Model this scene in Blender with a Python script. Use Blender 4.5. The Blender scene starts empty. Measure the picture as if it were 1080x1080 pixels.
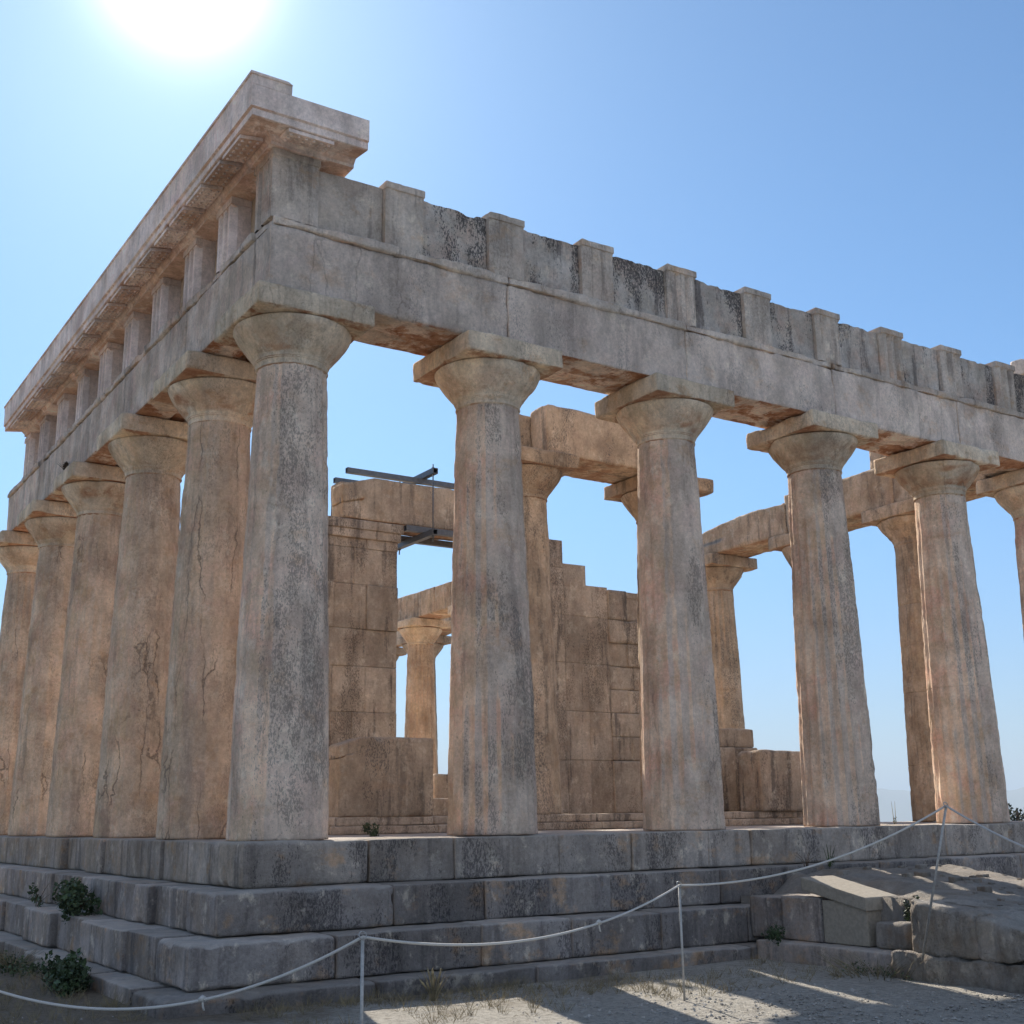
import bpy, math, random
import numpy as np
from mathutils import Matrix, Vector

# ------------------------------------------------------------------ camera
S = bpy.context.scene
C = S.collection
cam = bpy.data.cameras.new('camera'); co = bpy.data.objects.new('camera', cam); C.objects.link(co)
R_ = (0.83848345, -0.5447209, -0.01498834); U_ = (-0.11988608, -0.21123115, 0.97005604); F_ = (0.5315758, 0.81157904, 0.24241828)
co.matrix_world = Matrix(((R_[0], U_[0], -F_[0], -4.6314), (R_[1], U_[1], -F_[1], -11.1991), (R_[2], U_[2], -F_[2], 0.18142), (0, 0, 0, 1)))
cam.sensor_width = 36; cam.lens = 36 * 1285.1 / 1080; cam.clip_start = 0.05; cam.clip_end = 200000
S.camera = co
S.render.resolution_x = 1024; S.render.resolution_y = 1024

# ------------------------------------------------------------------ sky and sun
SUN_AZ, SUN_EL = math.radians(73.8), math.radians(37.3)      # azimuth from +X towards +Y
sd = Vector((math.cos(SUN_EL) * math.cos(SUN_AZ), math.cos(SUN_EL) * math.sin(SUN_AZ), math.sin(SUN_EL)))
W = bpy.data.worlds.new('World'); S.world = W; W.use_nodes = True
nt = W.node_tree; nt.nodes.clear()
out = nt.nodes.new('ShaderNodeOutputWorld'); bg = nt.nodes.new('ShaderNodeBackground')
sky = nt.nodes.new('ShaderNodeTexSky'); sky.sky_type = 'NISHITA'; sky.sun_disc = False
sky.sun_elevation = SUN_EL; sky.sun_rotation = math.pi / 2 - SUN_AZ
sky.altitude = 150; sky.air_density = 0.9; sky.dust_density = 0.3; sky.ozone_density = 3
tc = nt.nodes.new('ShaderNodeTexCoord'); dot = nt.nodes.new('ShaderNodeVectorMath'); dot.operation = 'DOT_PRODUCT'
nrm = nt.nodes.new('ShaderNodeVectorMath'); nrm.operation = 'NORMALIZE'
nt.links.new(tc.outputs['Generated'], nrm.inputs[0]); nt.links.new(nrm.outputs[0], dot.inputs[0]); dot.inputs[1].default_value = sd
def wm(op, a, b=None):
    n = nt.nodes.new('ShaderNodeMath'); n.operation = op
    for i, v in enumerate((a, b)):
        if v is None: continue
        if isinstance(v, (int, float)): n.inputs[i].default_value = v
        else: nt.links.new(v, n.inputs[i])
    return n.outputs[0]
dmax = wm('MAXIMUM', dot.outputs['Value'], 0.0)
# the bright forward-scattering aureole of the air round the sun
aur = wm('ADD', wm('MULTIPLY', wm('POWER', dmax, 900.0), 26.0), wm('ADD', wm('MULTIPLY', wm('POWER', dmax, 75.0), 1.0), wm('MULTIPLY', wm('POWER', dmax, 7.0), 0.7)))
comb = nt.nodes.new('ShaderNodeVectorMath'); comb.operation = 'SCALE'; comb.inputs[0].default_value = (1.0, .90, .80)
nt.links.new(aur, comb.inputs['Scale'])
addn = nt.nodes.new('ShaderNodeVectorMath'); addn.operation = 'ADD'
tint = nt.nodes.new('ShaderNodeVectorMath'); tint.operation = 'MULTIPLY'; tint.inputs[1].default_value = (.92, 1.22, 1.42)
sz = nt.nodes.new('ShaderNodeSeparateXYZ'); nt.links.new(nrm.outputs[0], sz.inputs[0])
hr = nt.nodes.new('ShaderNodeMapRange'); hr.interpolation_type = 'SMOOTHSTEP'; nt.links.new(sz.outputs[2], hr.inputs[0]); hr.inputs[1].default_value = -.02; hr.inputs[2].default_value = .30
tm = nt.nodes.new('ShaderNodeMix'); tm.data_type = 'VECTOR'; nt.links.new(hr.outputs[0], tm.inputs[0]); tm.inputs[4].default_value = (.76, .88, 1.05); tm.inputs[5].default_value = (.92, 1.33, 1.52)
nt.links.new(tm.outputs[1], tint.inputs[1])
nt.links.new(sky.outputs[0], tint.inputs[0]); 
# warm-white glow added to the unseen sky opposite the sun, brightens front faces
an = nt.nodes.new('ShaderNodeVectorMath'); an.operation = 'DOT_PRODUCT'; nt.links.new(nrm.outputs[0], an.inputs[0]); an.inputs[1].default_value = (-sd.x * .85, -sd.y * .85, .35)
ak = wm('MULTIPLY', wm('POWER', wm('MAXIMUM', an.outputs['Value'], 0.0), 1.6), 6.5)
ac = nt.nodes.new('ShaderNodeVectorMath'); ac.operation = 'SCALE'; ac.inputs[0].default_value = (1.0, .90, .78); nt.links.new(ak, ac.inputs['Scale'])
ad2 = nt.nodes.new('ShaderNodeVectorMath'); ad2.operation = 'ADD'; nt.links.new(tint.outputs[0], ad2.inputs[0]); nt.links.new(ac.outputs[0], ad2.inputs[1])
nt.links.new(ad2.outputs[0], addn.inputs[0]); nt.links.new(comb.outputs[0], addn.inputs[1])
nt.links.new(addn.outputs[0], bg.inputs[0]); bg.inputs[1].default_value = 0.053
nt.links.new(bg.outputs[0], out.inputs[0])
sl = bpy.data.lights.new('sun', 'SUN'); so = bpy.data.objects.new('sun', sl); C.objects.link(so)
sl.energy = 4.6; sl.angle = math.radians(0.55); sl.color = (1.0, 0.93, 0.82)
so.rotation_euler = sd.to_track_quat('Z', 'Y').to_euler()
S.view_settings.view_transform = 'Standard'; S.view_settings.look = 'None'; S.view_settings.exposure = 0.9; S.view_settings.gamma = 1

HAZE = 1.2e-4
# ------------------------------------------------------------------ noise helpers
def _h(ix, iy, iz, s):
    h = (ix * 374761393 + iy * 668265263 + iz * 2147483647 + s * 1274126177) & 0xFFFFFFFF
    h = ((h ^ (h >> 13)) * 1274126177) & 0xFFFFFFFF
    h = ((h ^ (h >> 16)) * 2246822519) & 0xFFFFFFFF
    return ((h ^ (h >> 15)) & 0xFFFFFF) / 8388607.5 - 1.0
def noise(P, f=1.0, seed=0):
    P = np.asarray(P, float) * f + 100.3
    I = np.floor(P).astype(np.int64); F = P - I; F = F * F * (3 - 2 * F)
    r = 0
    for a in (0, 1):
        wx = F[:, 0] if a else 1 - F[:, 0]
        for b in (0, 1):
            wy = F[:, 1] if b else 1 - F[:, 1]
            for c in (0, 1):
                wz = F[:, 2] if c else 1 - F[:, 2]
                r = r + wx * wy * wz * _h(I[:, 0] + a, I[:, 1] + b, I[:, 2] + c, seed)
    return r
def fbm(P, f=1.0, o=3, seed=0):
    r = 0; a = 1; t = 0
    for k in range(o):
        r = r + a * noise(P, f * 2 ** k, seed + k * 7); t += a; a *= .5
    return r / t

# ------------------------------------------------------------------ materials
def nodes(m): return m.node_tree.nodes, m.node_tree.links
class NB:
    def __init__(s, name):
        s.m = bpy.data.materials.new(name); s.m.use_nodes = True
        s.n, s.l = s.m.node_tree.nodes, s.m.node_tree.links
        s.b = s.n['Principled BSDF']
        s.g = s.n.new('ShaderNodeNewGeometry')
        s.pos = s.g.outputs['Position']; s.nor = s.g.outputs['Normal']
    def put(s, sock, v):
        if isinstance(v, bpy.types.NodeSocket): s.l.new(v, sock)
        else:
            if isinstance(v, tuple) and len(v) == 3 and sock.type == 'RGBA': v = v + (1,)
            sock.default_value = v
    def noise(s, scale, detail=4, rough=.55, vec=None, dist=0.0, out='Fac'):
        n = s.n.new('ShaderNodeTexNoise'); n.inputs['Scale'].default_value = scale; n.inputs['Detail'].default_value = detail
        n.inputs['Roughness'].default_value = rough; n.inputs['Distortion'].default_value = dist
        s.l.new(vec if vec is not None else s.pos, n.inputs['Vector']); return n.outputs[out]
    def stretch(s, v3, off=(0, 0, 0), vec=None):
        n = s.n.new('ShaderNodeMapping'); n.inputs['Scale'].default_value = v3; n.inputs['Location'].default_value = off
        s.l.new(vec if vec is not None else s.pos, n.inputs['Vector']); return n.outputs[0]
    def ramp(s, v, a, b, lo=0.0, hi=1.0):
        n = s.n.new('ShaderNodeMapRange'); n.interpolation_type = 'SMOOTHSTEP'
        s.put(n.inputs[0], v); n.inputs[1].default_value = a; n.inputs[2].default_value = b; n.inputs[3].default_value = lo; n.inputs[4].default_value = hi
        return n.outputs[0]
    def math(s, op, a, b=0.0):
        n = s.n.new('ShaderNodeMath'); n.operation = op; s.put(n.inputs[0], a); s.put(n.inputs[1], b); return n.outputs[0]
    def mix(s, f, a, b, mode='MIX'):
        n = s.n.new('ShaderNodeMix'); n.data_type = 'RGBA'; n.blend_type = mode
        s.put(n.inputs[0], f); s.put(n.inputs[6], a); s.put(n.inputs[7], b); return n.outputs[2]
    def sep(s, v):
        n = s.n.new('ShaderNodeSeparateXYZ'); s.l.new(v, n.inputs[0]); return n.outputs
    def bump(s, h, strength=.5, dist=.02, prev=None):
        n = s.n.new('ShaderNodeBump'); n.inputs['Strength'].default_value = strength; n.inputs['Distance'].default_value = dist
        s.l.new(h, n.inputs['Height'])
        if prev is not None: s.l.new(prev, n.inputs['Normal'])
        return n.outputs[0]
    def voro(s, scale, feature='F1', vec=None):
        n = s.n.new('ShaderNodeTexVoronoi'); n.feature = feature; n.inputs['Scale'].default_value = scale
        s.l.new(vec if vec is not None else s.pos, n.inputs['Vector']); return n.outputs['Distance']

def stone(name, tan=(.44, .33, .225), gray=(.34, .30, .265), pink=(.45, .30, .22), dark=(.10, .092, .085),
          patina=.7, lichen=.6, orange=.25, cracks=0.0, soffit=0.0, streak=.5, bump=.6, up=.3, LT=.70, tint=(.90, 1.10), gain=1.2):
    k = NB(name)
    big = k.math('ADD', k.math('MULTIPLY', k.noise(.75, 5, .6), .72), k.math('MULTIPLY', k.noise(1.0, 8, .78, k.stretch((7, 7, 3.2))), .28)); med = k.noise(3.1, 6, .62, dist=.4); fine = k.noise(34, 4, .6)
    col = k.mix(k.ramp(med, .36, .66), tan, pink)
    col = k.mix(k.ramp(k.noise(1.9, 5, .6, k.stretch((1, 1, 1), (7, 3, 1))), .42, .62), col, (tan[0] * 1.12, tan[1] * 1.16, tan[2] * 1.25))
    nx = k.sep(k.nor)
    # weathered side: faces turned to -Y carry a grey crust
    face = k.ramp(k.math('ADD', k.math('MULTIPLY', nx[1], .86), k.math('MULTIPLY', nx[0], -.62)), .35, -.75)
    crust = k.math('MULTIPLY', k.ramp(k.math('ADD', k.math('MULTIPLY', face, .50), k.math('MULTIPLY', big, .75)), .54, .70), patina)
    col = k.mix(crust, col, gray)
    # vertical run-off streaks
    st = k.math('ADD', k.math('MULTIPLY', k.noise(1.0, 5, .65, k.stretch((5.5, 5.5, .55))), .78), k.math('MULTIPLY', k.noise(30, 6, .75), .22))
    col = k.mix(k.math('MULTIPLY', k.ramp(st, .51, .62), streak), col, (gray[0] * .52, gray[1] * .5, gray[2] * .5))
    # light encrustation patches
    col = k.mix(k.math('MULTIPLY', k.ramp(k.noise(5.3, 7, .7, k.stretch((1, 1, .8), (2, 9, 4))),   .55, .67), .42), col, (.57, .50, .40))
    # orange lichen / iron
    if orange:
        om = k.math('MULTIPLY', k.ramp(k.noise(2.7, 7, .66, k.stretch((1, 1, 1.3), (5, 1, 8))), .54, .68), orange)
        col = k.mix(om, col, (.36, .215, .11))
    # black speckle lichen: fine grains gathered in patches
    lm = k.ramp(k.noise(1.35, 6, .66, k.stretch((1.3, 1.3, .5), (3, 3, 9))), .42, .60)
    lm = k.math('MULTIPLY', lm, k.math('ADD', k.math('MULTIPLY', face, .85), .15))
    sp = k.noise(1.0, 5, .70, k.stretch((64, 64, 30)), dist=.3)
    thr = k.math('ADD', k.math('ADD', sp, k.math('MULTIPLY', lm, .20)), k.math('MULTIPLY', k.noise(1.0, 4, .6, k.stretch((9, 9, 2.2), (4, 4, 1))), .12))
    col = k.mix(k.math('MULTIPLY', k.ramp(thr, LT + .045, LT + .115), lichen), col, dark)
    # mottling of the grain
    mo = k.math('MULTIPLY', k.ramp(k.noise(24, 8, .8), .32, .68, .84, 1.14), k.ramp(k.noise(2.3, 7, .7, k.stretch((1, 1, .6), (1, 8, 3))), .34, .66, .74, 1.18))
    cs = k.n.new('ShaderNodeVectorMath'); cs.operation = 'SCALE'; k.l.new(col, cs.inputs[0]); k.l.new(mo, cs.inputs['Scale']); col = cs.outputs[0]
    if up:
        um = k.math('MULTIPLY', k.ramp(nx[2], .35, .9), up)
        col = k.mix(um, col, (.36, .335, .30))
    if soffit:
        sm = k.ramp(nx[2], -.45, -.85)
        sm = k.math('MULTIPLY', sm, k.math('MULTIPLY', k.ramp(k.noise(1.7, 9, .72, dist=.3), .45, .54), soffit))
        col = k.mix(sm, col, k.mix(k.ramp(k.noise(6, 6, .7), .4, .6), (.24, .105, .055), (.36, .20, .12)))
    # small pores
    pv = k.voro(62, vec=k.stretch((1, 1, 1)))
    pores = k.math('MULTIPLY', k.ramp(pv, .24, .12), k.ramp(k.noise(3.3, 3, .5), .40, .62))
    col = k.mix(k.math('MULTIPLY', pores, .55), col, (.12, .09, .07))
    h = k.math('ADD', k.math('MULTIPLY', k.noise(60, 6, .75), .8), k.math('MULTIPLY', k.noise(1.0, 9, .78, k.stretch((10, 10, 6))), 2.0))
    h = k.math('SUBTRACT', h, k.math('MULTIPLY', pores, .6))
    if cracks:
        wv = k.n.new('ShaderNodeVectorMath'); wv.operation = 'ADD'
        k.l.new(k.stretch((2.6, 2.6, .22)), wv.inputs[0])
        sc = k.n.new('ShaderNodeVectorMath'); sc.operation = 'SCALE'; sc.inputs['Scale'].default_value = .55
        k.l.new(k.noise(2.6, 5, .6, out='Color'), sc.inputs[0]); k.l.new(sc.outputs[0], wv.inputs[1])
        v = k.voro(.9, 'DISTANCE_TO_EDGE', wv.outputs[0])
        cm = k.math('MULTIPLY', k.ramp(v, .016, .004), k.ramp(k.noise(.9, 3, .5, k.stretch((1, 1, 1), (8, 2, 2))), .50, .62))
        cm = k.math('MULTIPLY', cm, cracks)
        col = k.mix(k.math('MULTIPLY', cm, .8), col, (.07, .055, .045))
        h = k.math('SUBTRACT', h, k.math('MULTIPLY', cm, 2.0))
    # per-object tint
    oi = k.n.new('ShaderNodeObjectInfo'); t = k.ramp(oi.outputs['Random'], 0, 1, tint[0] * gain, tint[1] * gain)
    hs = k.n.new('ShaderNodeHueSaturation'); k.l.new(t, hs.inputs['Value']); k.l.new(col, hs.inputs['Color'])
    k.l.new(hs.outputs[0], k.b.inputs['Base Color'])
    k.b.inputs['Roughness'].default_value = .95; k.b.inputs['Specular IOR Level'].default_value = .15
    k.l.new(k.bump(h, bump, .03), k.b.inputs['Normal'])
    return k.m

M = {}
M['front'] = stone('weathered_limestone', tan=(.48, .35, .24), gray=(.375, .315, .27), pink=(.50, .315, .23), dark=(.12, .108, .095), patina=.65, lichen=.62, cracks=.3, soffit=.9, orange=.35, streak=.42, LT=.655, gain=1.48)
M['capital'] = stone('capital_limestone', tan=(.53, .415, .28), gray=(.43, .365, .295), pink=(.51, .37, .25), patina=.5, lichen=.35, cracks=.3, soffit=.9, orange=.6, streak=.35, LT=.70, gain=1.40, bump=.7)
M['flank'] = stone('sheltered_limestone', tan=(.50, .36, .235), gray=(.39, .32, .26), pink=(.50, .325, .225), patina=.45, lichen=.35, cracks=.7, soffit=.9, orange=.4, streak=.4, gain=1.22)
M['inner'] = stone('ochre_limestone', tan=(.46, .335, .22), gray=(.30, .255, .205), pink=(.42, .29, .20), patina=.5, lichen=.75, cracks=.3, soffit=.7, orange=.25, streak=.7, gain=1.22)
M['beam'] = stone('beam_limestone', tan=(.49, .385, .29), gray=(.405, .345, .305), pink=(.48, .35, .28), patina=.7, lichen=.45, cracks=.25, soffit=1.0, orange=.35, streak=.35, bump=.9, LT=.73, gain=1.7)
M['frieze'] = stone('frieze_limestone', tan=(.42, .34, .265), gray=(.35, .305, .265), patina=.7, lichen=.35, orange=.4, streak=.7, bump=.6, up=.5, gain=1.55)
M['metope'] = stone('metope_limestone', tan=(.44, .38, .31), gray=(.34, .305, .28), dark=(.06, .055, .055), patina=.5, lichen=.88, orange=.2, streak=.95, bump=1.0, LT=.635, gain=1.6)
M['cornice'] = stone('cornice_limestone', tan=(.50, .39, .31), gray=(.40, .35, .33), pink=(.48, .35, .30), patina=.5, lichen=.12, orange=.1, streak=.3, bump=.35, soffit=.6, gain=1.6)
M['step'] = stone('step_limestone', tan=(.22, .18, .15), gray=(.15, .14, .135), pink=(.23, .175, .135), dark=(.022, .02, .024), patina=.75, lichen=.6, orange=.5, streak=.6, bump=1.0, up=.5, LT=.67, tint=(.74, 1.28), gain=1.95)
M['stylo'] = stone('stylobate_limestone', tan=(.30, .24, .185), gray=(.21, .19, .175), pink=(.30, .225, .165), dark=(.022, .02, .024), patina=.7, lichen=.6, orange=.5, streak=.6, bump=1.0, up=.5, LT=.68, tint=(.8, 1.22), gain=1.9)
M['wall'] = stone('wall_limestone', tan=(.40, .305, .215), gray=(.25, .215, .18), pink=(.35, .245, .175), dark=(.05, .040, .034), patina=.55, lichen=.6, orange=.15, streak=.95, bump=.7, LT=.69, tint=(.88, 1.10), gain=1.5)
M['rock'] = stone('ramp_rubble_stone', tan=(.30, .255, .205), gray=(.24, .225, .205), pink=(.28, .215, .16), patina=.6, lichen=.5, orange=.3, streak=.3, bump=1.2, up=.4, gain=1.5)

def simple(name, col, rough=.6, metal=0, vary=.15, bump=.2, scale=20):
    k = NB(name); n = k.noise(scale, 5, .6)
    c2 = tuple(c * (1 - vary * 2) for c in col)
    k.l.new(k.mix(k.ramp(n, .35, .65), col, c2), k.b.inputs['Base Color'])
    k.b.inputs['Roughness'].default_value = rough; k.b.inputs['Metallic'].default_value = metal
    k.l.new(k.bump(n, bump, .01), k.b.inputs['Normal']); return k.m
M['steel'] = simple('grey_painted_steel', (.13, .145, .165), .45, .3, .12, .05)
M['post'] = simple('galvanised_post', (.45, .44, .42), .55, .35, .12, .05, 40)
M['rope'] = simple('white_nylon_rope', (.62, .60, .56), .9, 0, .1, .6, 260)
M['concrete'] = simple('cast_stone_box', (.33, .285, .225), .9, 0, .1, .3, 30)
M['leaf'] = simple('caper_leaves', (.065, .105, .04), .6, 0, .3, .1, 9)
M['leaf2'] = simple('herb_leaves', (.085, .12, .045), .6, 0, .3, .1, 9)
M['pine'] = simple('pine_needles', (.03, .055, .025), .7, 0, .3, .1, 3)
M['bark'] = simple('pine_bark', (.12, .08, .05), .9, 0, .3, .6, 14)
M['straw'] = simple('dry_straw', (.34, .27, .15), .8, 0, .3, .1, 12)
M['twig'] = simple('dry_brown_stems', (.12, .075, .045), .9, 0, .3, .1, 12)
M['pebble'] = simple('gravel_stones', (.40, .37, .33), .9, 0, .25, .4, 6)

k = NB('packed_dirt')
n1 = k.noise(1.1, 6, .62); n2 = k.noise(7, 7, .7); n3 = k.noise(55, 5, .7)
sx = k.sep(k.pos)
pale = k.ramp(k.math('ADD', k.math('ADD', k.math('MULTIPLY', sx[1], -.28), k.math('MULTIPLY', sx[0], .05)), k.math('MULTIPLY', n1, 1.3)), 1.0, 1.45)
c = k.mix(pale, (.31, .26, .20), (.60, .56, .49))
c = k.mix(k.math('MULTIPLY', k.ramp(k.noise(18, 8, .8), .45, .62), .5), c, (.13, .10, .07))
c = k.mix(k.math('MULTIPLY', k.ramp(n2, .52, .66), .4), c, (.20, .165, .12))
c = k.mix(k.math('MULTIPLY', k.ramp(n3, .60, .68), .6), c, (.46, .44, .41))
far = k.n.new('ShaderNodeVectorMath'); far.operation = 'LENGTH'; k.l.new(k.pos, far.inputs[0])
c = k.mix(k.ramp(far.outputs['Value'], 30, 60), c, (.085, .095, .05))
k.l.new(c, k.b.inputs['Base Color']); k.b.inputs['Roughness'].default_value = 1; k.b.inputs['Specular IOR Level'].default_value = .1
k.l.new(k.bump(k.math('ADD', k.math('MULTIPLY', n2, 1.5), k.math('MULTIPLY', k.noise(40, 8, .8), 1.6)), 1.0, .03), k.b.inputs['Normal']); M['ground'] = k.m
k = NB('sea_water'); k.b.inputs['Base Color'].default_value = (.02, .06, .11, 1); k.b.inputs['Roughness'].default_value = .25
k.l.new(k.bump(k.noise(.02, 4, .6), .3, 2.0), k.b.inputs['Normal']); M['sea'] = k.m
k = NB('far_mountain'); k.l.new(k.mix(k.noise(.0006, 5, .6), (.10, .11, .07), (.20, .18, .13)), k.b.inputs['Base Color']); k.b.inputs['Roughness'].default_value = 1; M['mount'] = k.m

# ------------------------------------------------------------------ object helpers
def link(name, V, F, m, parent=None, smooth=True, loc=None):
    me = bpy.data.meshes.new(name)
    me.from_pydata(V.tolist() if hasattr(V, 'tolist') else V, [], F if isinstance(F, list) else F.tolist())
    me.materials.append(M[m] if isinstance(m, str) else m)
    if smooth: me.polygons.foreach_set('use_smooth', [True] * len(me.polygons))
    me.update()
    o = bpy.data.objects.new(name, me); C.objects.link(o)
    if parent is not None: o.parent = parent
    if loc is not None: o.location = loc
    return o
def tag(o, label=None, cat=None, group=None, kind=None):
    if label: o['label'] = label
    if cat: o['category'] = cat
    if group: o['group'] = group
    if kind: o['kind'] = kind
    return o
def thing(name, label, cat, loc=(0, 0, 0), group=None, rz=0):
    o = bpy.data.objects.new(name, None); C.objects.link(o); o.location = loc; o.rotation_euler[2] = rz
    o.empty_display_size = .3
    return tag(o, label, cat, group)
def merge(parts):
    V = []; F = []; n = 0
    for v, f in parts:
        V.append(np.asarray(v, float)); F += [tuple(i + n for i in q) for q in (f if isinstance(f, list) else f.tolist())]; n += len(v)
    return np.concatenate(V), F

def axis(h, cell, r):
    n = max(2, int(math.ceil(2 * h / cell)))
    a = np.linspace(-h, h, n + 1)
    e = min(r, h * .5)
    a = np.unique(np.round(np.concatenate([a, [-h + e * .35, -h + e * .8, h - e * .35, h - e * .8]]), 4))
    keep = [a[0]]
    for x in a[1:]:
        if x - keep[-1] > cell * .22 or x == a[-1]: keep.append(x)
    return np.array(keep)
def block(cx, cy, cz, sx, sy, sz, cell=.06, r=.03, chip=.06, amp=.008, seed=0, low=None, carve=None):
    """an eroded ashlar block: rounded edges of uneven radius, chipped, slightly wavy faces"""
    hx, hy, hz = sx / 2, sy / 2, sz / 2
    ax = [axis(h, cell, r + chip) for h in (hx, hy, hz)]
    nx, ny, nz = (len(a) for a in ax)
    idx = {}; P = []
    surf = np.full((nx, ny, nz), -1, int)
    I, J, K = np.meshgrid(range(nx), range(ny), range(nz), indexing='ij')
    m = (I == 0) | (I == nx - 1) | (J == 0) | (J == ny - 1) | (K == 0) | (K == nz - 1)
    surf[m] = np.arange(m.sum())
    P = np.stack([ax[0][I[m]], ax[1][J[m]], ax[2][K[m]]], 1)
    F = []
    def quads(a, flip):
        q = np.stack([a[:-1, :-1], a[1:, :-1], a[1:, 1:], a[:-1, 1:]], -1).reshape(-1, 4)
        return q[:, ::-1] if flip else q
    F = np.concatenate([quads(surf[0], True), quads(surf[-1], False), quads(surf[:, 0], False), quads(surf[:, -1], True), quads(surf[:, :, 0], True), quads(surf[:, :, -1], False)])
    Wp = P + (cx, cy, cz)
    n = fbm(Wp, 2.2, 4, seed)
    rr = r * .6 * (1 + .6 * n) + chip * np.clip(fbm(Wp, 3.1, 4, seed + 31) * 2.6 - .75, 0, 1.4) + min(chip, .05) * .5 * np.clip(fbm(Wp, 9, 3, seed + 37) * 2.6 - .5, 0, 1.2)
    H = np.array([hx, hy, hz]); rr = np.clip(rr, .004, H.min() * .9)[:, None]
    Q = np.clip(P, -H + rr, H - rr); D = P - Q; L = np.linalg.norm(D, axis=1, keepdims=True) + 1e-9
    N = D / L
    P2 = Q + N * rr
    P2 = P2 + N * (amp * (fbm(Wp, 1.3, 3, seed + 5) * 1.6 + fbm(Wp, 7, 3, seed + 9) * .8))[:, None]
    if carve is not None: P2 = carve(P2, Wp)
    return P2 + (cx, cy, cz), F
def bar(p0, p1, r, n=10):
    p0, p1 = np.array(p0, float), np.array(p1, float); d = p1 - p0; L = np.linalg.norm(d); d /= L
    a = np.cross(d, (0, 0, 1) if abs(d[2]) < .9 else (1, 0, 0)); a /= np.linalg.norm(a); b = np.cross(d, a)
    t = np.linspace(0, 2 * np.pi, n, endpoint=False)
    ring = (np.outer(np.cos(t), a) + np.outer(np.sin(t), b)) * r
    V = np.concatenate([p0 + ring, p1 + ring])
    F = [(i, (i + 1) % n, n + (i + 1) % n, n + i) for i in range(n)] + [tuple(range(n))[::-1], tuple(range(n, 2 * n))]
    return V, F
def tube(pts, r, n=8):
    pts = np.array(pts, float); V = []; F = []
    for i, p in enumerate(pts):
        d = pts[min(i + 1, len(pts) - 1)] - pts[max(i - 1, 0)]; d /= np.linalg.norm(d) + 1e-9
        a = np.cross(d, (0, 0, 1) if abs(d[2]) < .95 else (1, 0, 0)); a /= np.linalg.norm(a); b = np.cross(d, a)
        rr = r[i] if hasattr(r, '__len__') else r
        for j in range(n):
            t = 2 * math.pi * j / n; V.append(p + (a * math.cos(t) + b * math.sin(t)) * rr)
    for i in range(len(pts) - 1):
        for j in range(n): F.append((i * n + j, i * n + (j + 1) % n, (i + 1) * n + (j + 1) % n, (i + 1) * n + j))
    F += [tuple(range(n))[::-1], tuple(range((len(pts) - 1) * n, len(pts) * n))]
    return np.array(V), F
def box(x0, x1, y0, y1, z0, z1):
    V = np.array([(x, y, z) for x in (x0, x1) for y in (y0, y1) for z in (z0, z1)], float)
    return V, [(0, 1, 3, 2), (4, 6, 7, 5), (0, 4, 5, 1), (2, 3, 7, 6), (0, 2, 6, 4), (1, 5, 7, 3)]
def hollow(p0, p1, w, t=.006, up=(0, 0, 1)):
    """square hollow section beam, open at both ends"""
    p0, p1 = np.array(p0, float), np.array(p1, float); d = p1 - p0; d /= np.linalg.norm(d)
    a = np.cross(d, up); a /= np.linalg.norm(a); b = np.cross(a, d)
    V = []
    for p in (p0, p1):
        for s in (w / 2, w / 2 - t * 1.5):
            for q in ((-1, -1), (1, -1), (1, 1), (-1, 1)): V.append(p + a * q[0] * s + b * q[1] * s)
    F = []
    for i in range(4):
        j = (i + 1) % 4
        F += [(i, j, 8 + j, 8 + i), (4 + j, 4 + i, 12 + i, 12 + j), (j, i, 4 + i, 4 + j), (8 + i, 8 + j, 12 + j, 12 + i)]
    return np.array(V), F

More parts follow.
